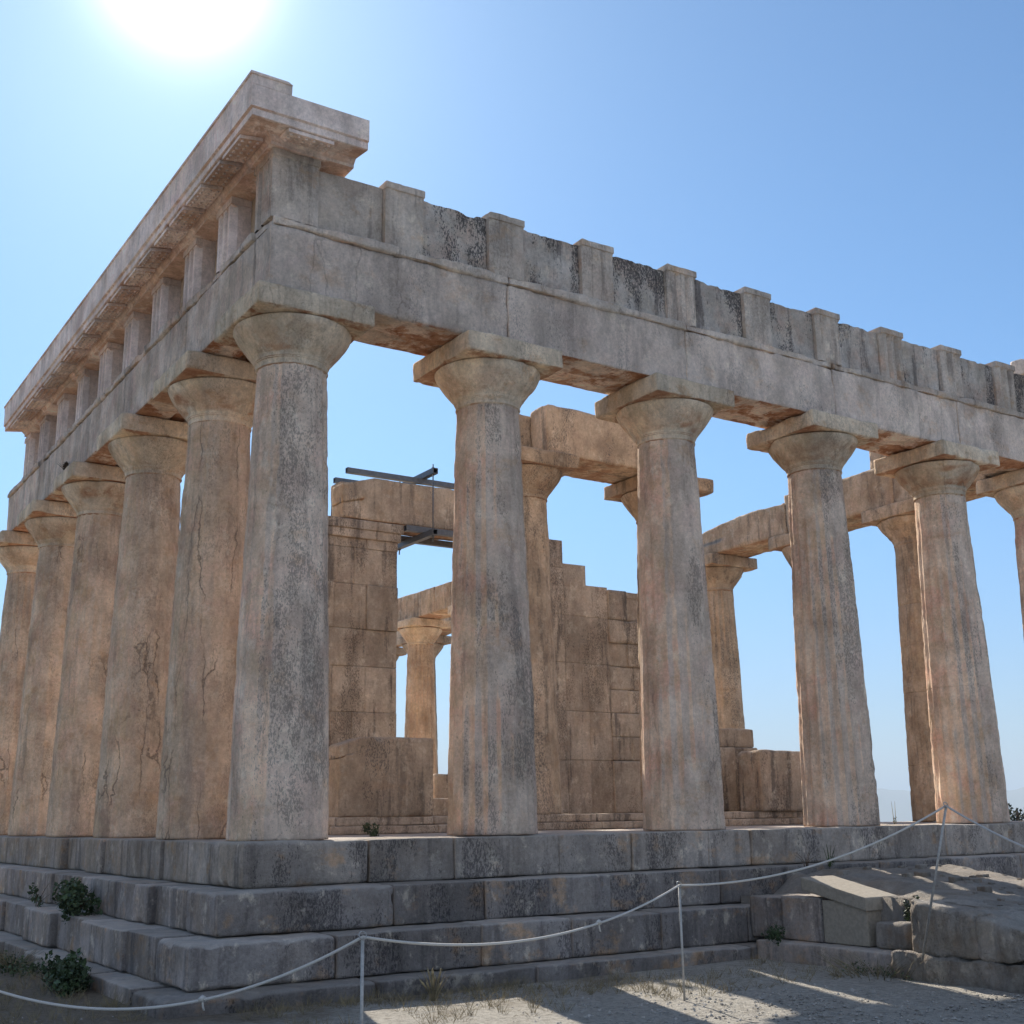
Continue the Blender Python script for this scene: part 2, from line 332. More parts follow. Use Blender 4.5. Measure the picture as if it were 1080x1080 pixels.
# ------------------------------------------------------------------ Doric columns
def column(name, x, y, label, group, mat, z0=0.0, H=5.335, Rb=.486, Rt=.366, seed=0, wear=.5, res=1.0, chips=.5, drums=(), cat='column', abr=.03):
    t = thing(name, label, cat, (x, y, z0), group)
    s = H / 5.335
    hn = 4.66 * s                      # neck height
    FL = 20; na = int(FL * (8 if res >= 1 else 6)); nz = int(170 * res)
    zz = np.linspace(0, hn, nz)
    for d in drums: zz = np.sort(np.append(zz, [d - .008, d, d + .008]))
    nz = len(zz)
    th = np.linspace(0, 2 * np.pi, na, endpoint=False)
    Z, T = np.meshgrid(zz, th, indexing='ij')
    u = Z / hn
    R = Rb + (Rt - Rb) * (u ** 1.12) + .006 * np.sin(np.pi * u)
    P = np.stack([np.cos(T) * R, np.sin(T) * R, Z], -1).reshape(-1, 3)
    Wp = P + (x, y, z0)
    fr = (T / (2 * np.pi) * FL) % 1.0
    flu = np.sin(np.pi * fr).ravel()          # 0 on arris, 1 in groove
    w = np.clip(.5 + fbm(Wp * (1, 1, .55), 1.5, 3, seed + 3) * 1.3 + (.5 - wear) * 1.2, .22, 1)
    w = w * np.clip(1.15 - .5 * (Z.ravel() < .6) * wear, 0, 1)
    depth = .046 * (R.ravel() / .45) * flu * w
    ero = (1 - w) * .012                       # worn arrises
    er = .010 * fbm(Wp * (1, 1, .6), 3.2, 3, seed + 11) + .004 * fbm(Wp, 14, 2, seed + 2)
    chip = chips * .05 * np.clip(fbm(Wp * (1, 1, .5), 2.4, 4, seed + 23) * 2.6 - .95, 0, 1)
    Rr = R.ravel() - depth - ero + er - chip - .012 * (flu < .25) * np.clip(fbm(Wp, 9, 2, seed + 8) * 2, 0, 1)
    for d in drums: Rr = Rr - .012 * (np.abs(Z.ravel() - d) < .004)
    V = np.stack([np.cos(T).ravel() * Rr, np.sin(T).ravel() * Rr, Z.ravel()], 1)
    F = []
    a = np.arange(nz * na).reshape(nz, na); b = np.roll(a, -1, 1)
    F = np.stack([a[:-1], b[:-1], b[1:], a[1:]], -1).reshape(-1, 4).tolist()
    F.append(tuple(range(na))[::-1])
    link('shaft', V, F, mat, t)
    # echinus with necking grooves
    ae = .235 * s; ez = H - ae
    prof = [(Rt - .03, hn - .02), (Rt + .002, hn), (Rt + .004, hn + .01), (Rt - .004, hn + .016), (Rt + .004, hn + .06 * s), (Rt + .012, hn + .064 * s), (Rt + .012, hn + .075 * s), (Rt + .020, hn + .08 * s), (Rt + .020, hn + .09 * s)]
    Re = .612 * (Rb / .486); z1 = hn + .095 * s
    for rf, zf in ((.12, .10), (.25, .20), (.42, .35), (.60, .51), (.76, .66), (.88, .79), (.96, .90), (1.0, 1.0)):
        prof.append((Rt + .022 + (Re - Rt - .022) * rf, z1 + (ez - .012 - z1) * zf))
    prof += [(Re - .004, ez - .008), (Re - .05, ez + .002), (.05, ez + .004)]
    prof = np.array(prof); ne = int(72 * max(res, .6)); te = np.linspace(0, 2 * np.pi, ne, endpoint=False)
    # refine the profile
    q = np.linspace(0, len(prof) - 1, int(46 * max(res, .6))); pr = np.stack([np.interp(q, range(len(prof)), prof[:, i]) for i in (0, 1)], 1)
    A, B = np.meshgrid(range(len(pr)), te, indexing='ij')
    rr = pr[A.ravel(), 0]; z = pr[A.ravel(), 1]
    P = np.stack([np.cos(B.ravel()) * rr, np.sin(B.ravel()) * rr, z], 1); Wp = P + (x, y, z0)
    rr = rr + .012 * fbm(Wp, 3, 3, seed + 41) - .075 * chips * (rr > Rt + .03) * np.clip(fbm(Wp, 2.6, 4, seed + 47) * 2.8 - .75, 0, 1) + .006 * fbm(Wp, 11, 3, seed + 43)
    V = np.stack([np.cos(B.ravel()) * rr, np.sin(B.ravel()) * rr, z], 1)
    a = np.arange(len(V)).reshape(len(pr), ne); b = np.roll(a, -1, 1)
    F = np.stack([a[:-1], b[:-1], b[1:], a[1:]], -1).reshape(-1, 4).tolist()
    cm_ = 'capital' if mat in ('front', 'flank') else mat
    link('echinus', V, F, cm_, t)
    hw = .632 * (Rb / .486)
    V, F = block(x, y, z0 + H - ae / 2, hw * 2, hw * 2, ae - .004, .045 / max(res, .55), abr, .13 * chips + .05, .014, seed + 60)
    link('abacus', V - (x, y, z0), F, cm_, t)
    return t

XF = [0, 2.395, 5.033, 7.672, 10.310, 12.705]                 # columns of the front facing right
YF = [0, 2.137, 4.684, 7.231, 9.777, 12.324]                  # columns of the flank on the left
ordn = ['', 'second', 'third', 'fourth', 'fifth', 'sixth']
column('stone_column', 0, 0, 'stout grey Doric column at the near corner of the temple, under the cornice', 'Doric columns of the outer colonnade', 'front', seed=1, wear=.75, chips=.35, abr=.035)
fl_lab = ['', 'grey speckled Doric column right after the corner column on the front', 'black speckled Doric column, second to the right of the corner column',
          'Doric column with grey right half behind the fence box, third to the right of the corner', 'Doric column behind the leaning rope post, fourth to the right of the corner',
          'Doric column cut by the right edge of the photo, at the far corner of the front']
for i in range(1, 6):
    column('stone_column', XF[i], 0, fl_lab[i], 'Doric columns of the outer colonnade', 'front', seed=10 * i + 3, wear=(.62, .6, .45, .3, .5)[i - 1], chips=(.7, .6, .7, .9, .5)[i - 1], res=(1, 1, .9, .9, .6)[i - 1], drums=((), (), (), (1.86,), ())[i - 1])
fk_lab = ['', 'ochre cracked Doric column on the left flank, nearest to the corner column', 'ochre cracked Doric column on the left flank, second behind the corner column',
          'ochre Doric column on the left flank, third behind the corner column', 'ochre Doric column on the left flank, fourth behind the corner column',
          'ochre Doric column at the left edge of the photo, farthest of the left flank']
for i in range(1, 6):
    column('stone_column', 0, YF[i], fk_lab[i], 'Doric columns of the outer colonnade', 'flank', seed=10 * i + 107, wear=.85, chips=.8, res=(.9, .8, .7, .6, .6)[i - 1])
# opposite flank, seen through the front colonnade
sf = [(2.36, 'slim far Doric column with pale repaired drums seen left of the leaning rope post', (.9, 2.1, 2.9, 3.6), 'inner'),
      (4.83, 'far Doric column almost hidden behind the third column right of the corner', (), 'inner'),
      (7.5, 'far ochre Doric column rising behind low wall blocks, with broken stained capital', (1.4, 2.6), 'inner'),
      (20.1, 'farthest Doric column, peeking out behind the slender inner column', (), 'inner'),
      (22.9, 'farthest Doric column beside the right edge of the doorway pier', (), 'inner')]
for i, (yy, lab, dr, mt) in enumerate(sf):
    column('stone_column', 12.67, yy, lab, 'Doric columns of the outer colonnade', mt, seed=300 + i * 9, wear=.6, chips=1.1, res=.6, drums=dr, **(dict(Rb=.41, Rt=.34) if i == 1 else {}))
# two columns of the porch, inside
column('porch_column', 5.05, 3.3, 'ochre inner Doric column carrying the broken beam, half hidden by the second front column', 'inner porch columns', 'inner', z0=.2, H=5.135, Rb=.48, Rt=.37, seed=401, wear=.9, chips=.9, res=.8)
column('porch_column', 7.67, 3.3, 'inner Doric column hidden behind the black speckled front column, only its capital showing', 'inner porch columns', 'inner', z0=.2, H=5.135, Rb=.48, Rt=.37, seed=409, wear=.6, chips=.8, res=.6)
# slender column of the inner room
column('inner_room_column', 8.0, 11.75, 'slender orange column of the inner room seen through the doorway', None, 'flank', z0=.25, H=4.05, Rb=.37, Rt=.29, seed=431, wear=.5, chips=.4, res=.6)
column('inner_room_column', 8.0, 9.3, 'slender inner room column hidden behind the second front column', None, 'flank', z0=.25, H=4.05, Rb=.37, Rt=.29, seed=439, wear=.5, chips=.4, res=.5)

# ------------------------------------------------------------------ architraves
rnd = random.Random(5)
ZA0, ZA1, ZT = 5.340, 6.06, 6.148
def ragged(V, i):
    """broken, encrusted face of the narrow band above a beam"""
    V = V.copy(); e = .012 * fbm(V, 11, 4, 4)
    rec = .034 * np.clip(fbm(V * (1, 1, .35), 3.3, 5, 21 + i) * 4 - .2, 0, 1)
    for ax_ in (0, 1):
        f_ = V[:, ax_] < -.40
        V[f_, ax_] += (rec + e)[f_]
    V[:, 2] += e * .7
    return V
t = thing('architrave', 'long weathered grey stone beam over the front columns to the right', 'stone beam', (0, 0, ZA0))
xs = [-.463, 2.395, 5.033, 7.672, 10.310, 13.17]
for i in range(5):
    x0, x1 = xs[i] + (.004 if i else 0), xs[i + 1] - .004
    V, F = block((x0 + x1) / 2, -.24, (ZA0 + ZA1) / 2, x1 - x0, .446, ZA1 - ZA0, .04 if i < 3 else .06, .035 if i == 0 else .022, .10 if i == 0 else .05, .018, 500 + i)
    link('beam_block', V - (0, 0, ZA0), F, 'beam', t)
    V, F = block((x0 + x1) / 2, .235, (ZA0 + ZA1) / 2 + .02, x1 - x0 - .02, .44, ZA1 - ZA0 - .04, .10, .03, .05, .01, 520 + i)
    link('backing_block', V - (0, 0, ZA0), F, 'beam', t)
    V, F = block((x0 + x1) / 2, -.245, (ZA1 + ZT) / 2, x1 - x0, .50, ZT - ZA1 - .001, .030, .012, .12, .022, 540 + i)
    link('fillet_band', ragged(V, i) - (0, 0, ZA0), F, 'frieze', t)
t = thing('architrave', 'long pale stone beam running back over the left flank columns', 'stone beam', (0, 0, ZA0))
ys = [.0, 2.137, 4.684, 7.231, 9.777, 12.25]
for i in range(5):
    y0, y1 = ys[i] + (.004 if i else 0), ys[i + 1] - .004
    if i == 0: y0 = .003
    V, F = block(-.24, (y0 + y1) / 2, (ZA0 + ZA1) / 2, .446, y1 - y0, ZA1 - ZA0 - .004, .05 if i < 2 else .08, .022, .05, .010, 600 + i)
    if i: link('beam_block', V - (0, 0, ZA0), F, 'beam', t)
    else: link('beam_block', V - (0, 0, ZA0), F, 'beam', t)
    yb = max(y0, .47)
    V, F = block(.235, (yb + y1) / 2, (ZA0 + ZA1) / 2 + .02, .44, y1 - yb - .02, ZA1 - ZA0 - .04, .12, .03, .05, .01, 620 + i)
    link('backing_block', V - (0, 0, ZA0), F, 'beam', t)
    V, F = block(-.245, (y0 + y1) / 2, (ZA1 + ZT) / 2, .50, y1 - y0, ZT - ZA1 - .001, .035, .012, .12, .022, 640 + i)
    link('fillet_band', ragged(V, i) - (0, 0, ZA0), F, 'frieze', t)
# far flank
t = thing('architrave', 'broken beam over the far flank columns, rising behind the front columns at right', 'stone beam', (12.67, 0, ZA0))
yy = [.5, 2.36, 4.94, 8.15]
for i in range(3):
    for dx in (-.235, .235):
        top = ZT - (.0 if dx > 0 else .05) - (.12 if i == 2 else 0)
        V, F = block(12.67 + dx, (yy[i] + yy[i + 1]) / 2, (ZA0 + top) / 2, .462, yy[i + 1] - yy[i] - .01, top - ZA0, .09, .04, .12, .02, 660 + i)
        if i == 2:
            m = V[:, 2] > ZA0 + .3; q = np.clip((V[:, 1] - 6.0) / 2.1, 0, 1); V[:, 2] -= m * (.12 * q + .22 * np.clip(fbm(V, 1.3, 3, 5), 0, 1) * q)
        link('beam_block', V - (12.67, 0, ZA0), F, 'inner', t)
V, F = block(12.67, 1.9, ZT + .22, .5, 2.2, .42, .09, .05, .15, .02, 677)
tag(link('frieze_backing_block', V, F, 'inner'), 'rough block lying on the far flank beam just behind the front beam', 'stone block')
t = thing('architrave', 'farthest beam fragment behind the slender inner column', 'stone beam', (12.67, 20, ZA0))
for i, (a, b) in enumerate(((17.6, 20.1), (20.1, 22.9), (22.9, 25.4))):
    V, F = block(12.67, (a + b) / 2, (ZA0 + ZT) / 2, .9, b - a - .01, ZT - ZA0, .15, .04, .1, .02, 680 + i)
    link('beam_block', V - (12.67, 20, ZA0), F, 'inner', t)
# porch beam, with the U-shaped lifting groove on its broken end
def ugroove(P2, Wp):
    d = P2.copy(); e = Wp[:, 0] < Wp[:, 0].min() + .03
    yy = P2[:, 1]; zz = P2[:, 2] - .12
    r = np.hypot(yy, np.minimum(zz + .12, 0) * 1.0)
    inn = (zz > -.12) & (np.abs(np.abs(yy) - .09) < .028) & (zz < .25)
    bot = (zz <= -.12) & (np.abs(r - .09) < .028)
    P2[e & (inn | bot), 0] += .06
    return P2
t = thing('porch_beam', 'short pale beam with a U-shaped lifting groove on its end, lying across the two porch columns', 'stone beam', (5, 3.3, 5.34))
V, F = block(6.44, 3.04, 5.72, 2.50, .46, .76, .05, .03, .10, .012, 701)
link('beam_block', V - (5, 3.3, 5.34), F, 'inner', t)
V, F = block(6.36, 3.53, 5.70, 2.9, .46, .72, .028, .03, .10, .012, 703, carve=ugroove)
link('beam_block', V - (5, 3.3, 5.34), F, 'inner', t)
t = thing('inner_room_beam', 'grey beam resting on the slender columns of the inner room', 'stone beam', (8, 11, 4.3))
for i, (a, b) in enumerate(((8.9, 10.6), (10.6, 12.6))):
    V, F = block(8.0, (a + b) / 2, 4.58, .62, b - a - .01, .55, .06, .03, .08, .012, 710 + i)
    link('beam_block', V - (8, 11, 4.3), F, 'inner', t)

# ------------------------------------------------------------------ frieze
def triglyph(w=.47, h=.76, d=.30, cap=.085, seed=0, wear=0.3, Wo=(0, 0, 0)):
    """local: face at y=0 towards -y, x centred, z from 0"""
    g = w / 6 * .62; b = w / 3
    dep = .048 * (1 - wear)
    pts = [(-w / 2, .048)]
    xsn = []
    prof = [(-w / 2, dep), (-w / 2 + g, 0)]
    for c_ in (-w / 6, w / 6): prof += [(c_ - g, 0), (c_, dep), (c_ + g, 0)]
    prof += [(w / 2 - g, 0), (w / 2, dep)]
    px = np.array([q[0] for q in prof]); py = np.array([q[1] for q in prof])
    xx = np.unique(np.concatenate([np.linspace(-w / 2, w / 2, 25), px]))
    zz = np.unique(np.concatenate([np.linspace(0, h - cap, 22), [h - cap - .03]]))
    yy = np.interp(xx, px, py)
    X, Z = np.meshgrid(xx, zz, indexing='ij'); Y = np.repeat(yy[:, None], len(zz), 1)
    Y = Y * np.clip((h - cap - Z) / .03, 0, 1)
    V = np.stack([X, Y, Z], -1).reshape(-1, 3)
    V[:, 1] += np.abs(.018 * max(wear, .2) * fbm(V + Wo, 6, 3, seed))
    n = len(zz); a = np.arange(len(V)).reshape(len(xx), n)
    F = np.stack([a[:-1, :-1], a[1:, :-1], a[1:, 1:], a[:-1, 1:]], -1).reshape(-1, 4).tolist()
    # sides + back as a body a hair behind the face
    body = box(-w / 2 + .001, w / 2 - .001, dep + .01, d, 0, h - cap)
    side = []
    for s_, col in ((0, a[0]), (1, a[-1])):
        base = len(V); Vb = V[col].copy(); Vb[:, 1] = d
        V = np.concatenate([V, Vb])
        for i in range(n - 1):
            q = (col[i], col[i + 1], base + i + 1, base + i)
            F.append(tuple(int(v) for v in (q if s_ == 0 else q[::-1])))
    cp = block(0, d / 2 - .006, h - cap / 2, w + .012, d + .012, cap - .002, .03, .008 + .01 * wear, .03, .004, seed)
    return merge([(V, F), body, cp])
def add_frieze(root, along, p0, n_or_pos, flip=False, wear=.4):
    pass
fz = thing('frieze', 'frieze band of upright blocks and dark stained panels along the top of the front', 'frieze', (0, -.463, ZT))
tx = [.245 - .463 + .02]
pos = [-.203] + [1.07] + [2.395, 3.70, 5.033, 6.353, 7.672, 8.99, 10.31, 11.62, 12.91]
for i, xc in enumerate(pos):
    h = .762
    if i == 0: continue
    V, F = triglyph(h=h, seed=800 + i, wear=(.7, .6, .7, .3, .5, .45, .0, .5, .0, .2)[i - 1], Wo=(xc, 0, 0))
    o = link('triglyph', V, F, 'frieze', fz, smooth=False, loc=(xc, 0, .002))
    if i == 0: pass
for i in range(len(pos) - 1):
    a, b = pos[i] + .236, pos[i + 1] - .236
    if i == 0: a = .06
    V, F = block((a + b) / 2, -.463 + .075 + .11, ZT + .352, b - a - .003, .22, .695, .035, .006, .02, .006, 830 + i)
    # ragged broken top edge
    top = V[:, 2] > ZT + .60; V[:, 2] -= top * (.022 if i else .0) * np.clip(fbm(V * (1, .3, .3), 7, 4, 77 + i) * 2.6 + .3, 0, 2.2)
    # relief of crust on the panel face
    V[:, 1] += (V[:, 1] < -.36) * .014 * fbm(V, 11, 3, 99 + i)
    link('metope', V - (0, -.463, ZT), F, 'metope' if i else 'frieze', fz)
V, F = block(6.5, -.03, ZT + .30, 12.6, .25, .60, .12, .03, .1, .02, 860)
link('backing_course', V - (0, -.463, ZT), F, 'frieze', fz)

fl = thing('frieze', 'frieze of crisp grooved blocks and recessed panels under the cornice of the left flank', 'frieze', (-.463, 0, ZT))
posY = [-.203] + [.97] + [2.137] + [3.41, 4.684, 5.957, 7.231, 8.504, 9.777, 10.90]
# the corner piece is grooved on both faces
V, F = triglyph(h=.762, w=.52, d=.26, seed=880, wear=.55)
V2, F2 = triglyph(h=.762, w=.52, d=.26, seed=881, wear=-.55)
A = V.copy(); A[:, 0] += -.203; A[:, 1] += -.463
B = np.stack([V2[:, 1] - .4635, -V2[:, 0] - .2035, V2[:, 2] + .0015], 1)
Vc, Fc = merge([(A, F), (B, F2), box(-.30, .05, -.30, .05, 0, .75)])
link('corner_triglyph', Vc - (-.463, 0, 0), Fc, 'frieze', fl, smooth=False, loc=(0, 0, .002))
for i, yc in enumerate(posY):
    if i == 0: continue
    V, F = triglyph(h=.762, seed=900 + i, wear=-.55, Wo=(0, yc, 0))
    V = np.stack([V[:, 1], -V[:, 0], V[:, 2]], 1)
    link('triglyph', V, F, 'cornice', fl, smooth=False, loc=(0, yc, .002))
for i in range(len(posY) - 1):
    a, b = posY[i] + .262, posY[i + 1] - .262
    V, F = block(-.463 + .22 + .08, (a + b) / 2, ZT + .379, .16, b - a - .003, .756, .09, .006, .01, .004, 930 + i)
    link('metope', V - (-.463, 0, ZT), F, 'inner', fl)
V, F = block(.03, 5.6, ZT + .37, .25, 10.6, .74, .2, .02, .05, .01, 950)
link('backing_course', V - (-.463, 0, ZT), F, 'frieze', fl)

# ------------------------------------------------------------------ cornice
ZG = 6.912
prof = [(0.0, .0), (.05, .0), (.05, .035), (.10, .085), (.372, .045), (.386, .052), (.386, .125), (.413, .137), (.413, .150), (.413, .375), (.0, .375)]
def sweep_profile(prof, path_fn, ts, close=True):
    V = []; n = len(prof)
    for t_ in ts:
        for (u, z) in prof: V.append(path_fn(t_, u, z))
    F = []
    for i in range(len(ts) - 1):
        for j in range(n):
            k2 = (j + 1) % n; F.append((i * n + j, i * n + k2, (i + 1) * n + k2, (i + 1) * n + j))
    F += [tuple(range(n)), tuple(range((len(ts) - 1) * n, len(ts) * n))[::-1]]
    return np.array(V), F
E0 = .463
cor = thing('cornice', 'projecting cornice running along the left flank and turning the near corner', 'cornice', (0, 0, ZG))
def wob(V, a=.006, s=0):
    V[:, 2] += a * fbm(V, 2.5, 3, s); return V
# flank run (mitred with the front return at the corner)
def pf(y, u, z): return (-E0 - u, y if y > -.2 else -E0 - u, z)
ts = [-1] + list(np.linspace(0.0, 11.0, 60))
V, F = sweep_profile([(-.35, 0)] + prof[:-1] + [(-.35, .375)], pf, ts)
link('cornice_run', wob(V), F, 'cornice', cor, smooth=False)
def pr_(x, u, z): return (x if x > -.2 else -E0 - u, -E0 - u, z)
ts = [-1] + list(np.linspace(-.1, .42, 10))
V, F = sweep_profile([(-.35, 0)] + prof[:-1] + [(-.35, .375)], pr_, ts)
link('cornice_return', wob(V), [f[::-1] for f in F], 'cornice', cor, smooth=False)
# mutules with drops
def mutule(w=.50):
    parts = [(lambda b: b)(box(-w / 2, w / 2, 0, .25, 0, .04))]
    for a in range(3):
        for b in range(6):
            x = -w / 2 + .045 + b * (w - .09) / 5; y = .045 + a * .08
            parts.append(bar((x, y, .002), (x, y, -.022), .017, 7))
    V, F = merge(parts)
    # follow the slope of the soffit
    V[:, 2] += (V[:, 1] - .25) * .147 * -1 * -1
    return V, F
mv, mf = mutule()
mut = None
for i, yc in enumerate([-.203, .38, .97, 1.56, 2.137, 2.77, 3.41, 4.05, 4.684, 5.32, 5.957, 6.6, 7.231, 7.87, 8.504, 9.14, 9.777, 10.35, 10.75]):
    # y of mutule = outward distance from outer edge
    V = np.stack([-E0 - .365 + mv[:, 1], -mv[:, 0], mv[:, 2] * 1.0 + .035], 1)
    if mut is None:
        mut = link('mutule', V, mf, 'cornice', cor, smooth=False, loc=(0, yc, 0)); first = mut
    elif i < 18:
        c_ = first.copy(); C.objects.link(c_); c_.parent = cor; c_.location = (0, yc, 0)
V = np.stack([mv[:, 0], -E0 - .365 + mv[:, 1], mv[:, 2] + .035], 1)
link('mutule', V, [f[::-1] for f in mf], 'cornice', cor, smooth=False, loc=(-.203, 0, 0))
# eaves course lying on the cornice, full length of the flank with a short return
prof2 = [(-.30, .377), (.413, .377), (.417, .475), (.432, .48), (.432, .505), (-.30, .505)]
ts = [-1] + list(np.linspace(0.0, 11.02, 50))
V, F = sweep_profile(prof2, pf, ts)
link('eaves_course', wob(V), F, 'cornice', cor, smooth=False)
V, F = sweep_profile(prof2, lambda x, u, z: ((x + (.05 if z < .5 else 0)) if x > -.7 else -E0 - u, -E0 - u, z), [-1, -.55, -.50])
link('eaves_return', V, [f[::-1] for f in F], 'cornice', cor, smooth=False)
# fragment over the far end of the front
V, F = block(12.75, -.45, ZG + .14, .9, .7, .28, .05, .05, .12, .02, 990)
tag(link('cornice_fragment', V, F, 'frieze'), 'lone broken cornice block on top of the frieze at the right edge', 'stone block')

# ------------------------------------------------------------------ stepped base
base = thing('stepped_base', 'grey stepped stone base carrying the whole temple', 'stone platform', (0, 0, -1.28))
def course(name, s, z0, z1, joints_x, joints_y, depth, seed, cell=.045, skipx=(), r=.025, chip=.07, mat='step'):
    """one course of blocks round the two visible sides; s = outward distance of its face"""
    c_ = bpy.data.objects.new(name, None); C.objects.link(c_); c_.parent = base; c_.empty_display_size = .2
    h = z1 - z0 - .006
    rn = random.Random(seed)
    for i in range(len(joints_x) - 1):
        a, b = joints_x[i] + .003, joints_x[i + 1] - .003
        if i in skipx: continue
        off = rn.uniform(-.022, .022) if i else 0
        ce = cell if a < 7 else cell * 1.8
        dd = depth + (.0 if i else .0)
        V, F = block((a + b) / 2, -s + dd / 2 + off, (z0 + z1) / 2 - .003, b - a, dd, h, ce, r * (2.6 if i == 0 else rn.uniform(.5, 1.3)), chip * (2.0 if i == 0 else rn.uniform(.4, 1.2)), .009, seed + i)
        link('step_block', V - (0, 0, -1.28), F, mat, c_)
    for i in range(len(joints_y) - 1):
        a, b = joints_y[i] + .004, joints_y[i + 1] - .004
        off = rn.choice((-.01, 0, .03, .07)) if i else .03
        V, F = block(-s + depth / 2 + off, (a + b) / 2, (z0 + z1) / 2 - .003, depth, b - a, h, cell * (1.2 if a < 4 else 2), r * rn.uniform(.5, 1.2), chip * rn.uniform(.3, 1.2), .009, seed + 50 + i)
        link('step_block', V - (0, 0, -1.28), F, mat, c_)
    return c_
jx0 = [-.555, .69, 1.62, 2.86, 3.82, 4.9, 5.55, 6.35, 7.67, 9.0, 10.3, 11.6, 13.26]
jy0 = [.40, 1.0, 1.75, 2.2, 3.3, 4.0, 4.7, 5.9, 7.2, 8.5, 9.8, 11.0, 12.3, 13.7, 15.2, 17, 19, 21, 23.5, 26, 29]
course('stylobate', .555, -.40, 0, jx0, jy0, .95, 1000, mat='stylo')
jx1 = [-.90, .78, 1.75, 3.25, 4.75, 5.95, 7.3, 8.6, 10.0, 11.4, 13.6]
jy1 = [-.05, .45, .95, 1.45, 2.4, 3.6, 4.9, 6.2, 7.6, 9, 10.5, 12, 13.5, 15, 18, 21, 25, 29]
course('upper_step', .90, -.765, -.40, jx1, jy1, .8, 1100)
jx2 = [-1.25, .05, 1.5, 2.5, 3.6, 4.78, 6.5, 8.2, 10, 12, 13.95]
jy2 = [-.35, .5, 2.0, 3.3, 4.6, 6.0, 7.4, 9, 10.6, 12.2, 14, 17, 20, 24, 29]
course('lower_step', 1.25, -1.13, -.765, jx2, jy2, .8, 1200, r=.03, chip=.09)
jx3 = [-1.52, .3, 1.9, 3.5, 4.55, 6.5, 9, 12, 14.3]
jy3 = [-.6, .7, 1.9, 3.2, 4.6, 6.1, 7.7, 9.5, 11.5, 14, 18, 23, 29]
course('foundation_course', 1.52, -1.42, -1.13, jx3, jy3, .8, 1300, r=.03, chip=.08)
# paving inside the colonnade, and the two low steps of the inner building
V, F = block(6.35, 14.2, -.25, 12.9, 29.2, .48, .5, .02, .02, .01, 1400)
link('floor_paving', V - (0, 0, -1.28), F, 'step', base)
pl = thing('inner_platform', 'two low worn steps under the inner walls', 'stone platform', (6.35, 3, 0))
for nm, x0, y0, z0, z1, sd_ in (('lower_tread', 1.80, 2.72, -.005, .095, 3), ('upper_tread', 1.92, 2.84, .097, .20, 4)):
    c_ = bpy.data.objects.new(nm, None); C.objects.link(c_); c_.parent = pl
    xs_ = [x0, 3.3, 4.6, 5.9, 7.2, 8.5, 9.7, 12.7 - x0]
    for i in range(7):
        V, F = block((xs_[i] + xs_[i + 1]) / 2, y0 + .7, (z0 + z1) / 2, xs_[i + 1] - xs_[i] - .006, 1.4, z1 - z0, .07, .015, .03, .006, 1410 + i + sd_ * 20)
        link('tread_block', V - (6.35, 3, 0), F, 'wall', c_)
V, F = block(6.35, 14.5, .05, 8.7, 20.8, .28, .5, .02, .02, .01, 1450)
link('room_floor', V - (6.35, 3, 0), F, 'wall', pl)

# ------------------------------------------------------------------ inner walls
def wall(name, label, cat, blocks, mat, org, cell=.06, r=.003, chip=.02, seed=0):
    t = thing(name, label, cat, org)
    for i, b in enumerate(blocks):
        x0, x1, y0, y1, z0, z1 = b
        V, F = block((x0 + x1) / 2, (y0 + y1) / 2, (z0 + z1) / 2, x1 - x0 - .001, y1 - y0, z1 - z0 - .001, cell, r if x0 < 9.3 else .02, chip if x0 < 9.3 else .12, .004, seed + i)
        link('wall_block', V - org, F, mat, t)
    return t
bl = []; rn = random.Random(3)
z = .2
row = 0
while z < 4.75:
    h = .92 if row == 0 else rn.choice((.458, .62, .75))
    zt = min(z + h, 4.78)
    j = [2.2, 3.0, 3.75, 4.35, 4.93] if row % 2 == 0 else [2.2, 2.7, 3.45, 4.12, 4.93]
    for a, b in zip(j, j[1:]): bl.append((a, b, 7.0 + rn.choice((-.02, 0, 0, .012)), 7.75, z, zt))
    z = zt; row += 1
bl.append((2.9, 4.98, 6.97, 7.75, 4.78, 4.93)); bl.append((2.9, 5.02, 6.95, 7.75, 4.93, 5.09))
wall('doorway_pier', 'tall flat pier of squared blocks left of the inner doorway, carrying the lintel', 'stone wall', bl, 'wall', np.array((3.6, 7.4, .2)), seed=1500)
lt = thing('door_lintel', 'pale stone lintel braced by steel beams above the inner doorway', 'stone beam', (5.9, 7.4, 5.1))
def lcarve(P2, Wp):
    q = np.clip((-P2[:, 0] - 1.35) / .55, 0, 1); m = P2[:, 2] > 0
    P2[:, 2] -= m * q * .16; return P2
V, F = block(5.8, 7.15, 5.48, 3.9, .42, .76, .06, .03, .08, .012, 1561, carve=lcarve)
link('lintel_block', V - (5.9, 7.4, 5.1), F, 'inner', lt)
V, F = block(5.85, 7.57, 5.48, 3.7, .40, .74, .09, .03, .08, .012, 1563)
link('lintel_block', V - (5.9, 7.4, 5.1), F, 'inner', lt)
sf_ = thing('steel_brace', 'grey steel beams and rods clamped round the stone lintel', 'steel brace', (5.9, 7.2, 5.0))
O = np.array((5.9, 7.2, 5.0))
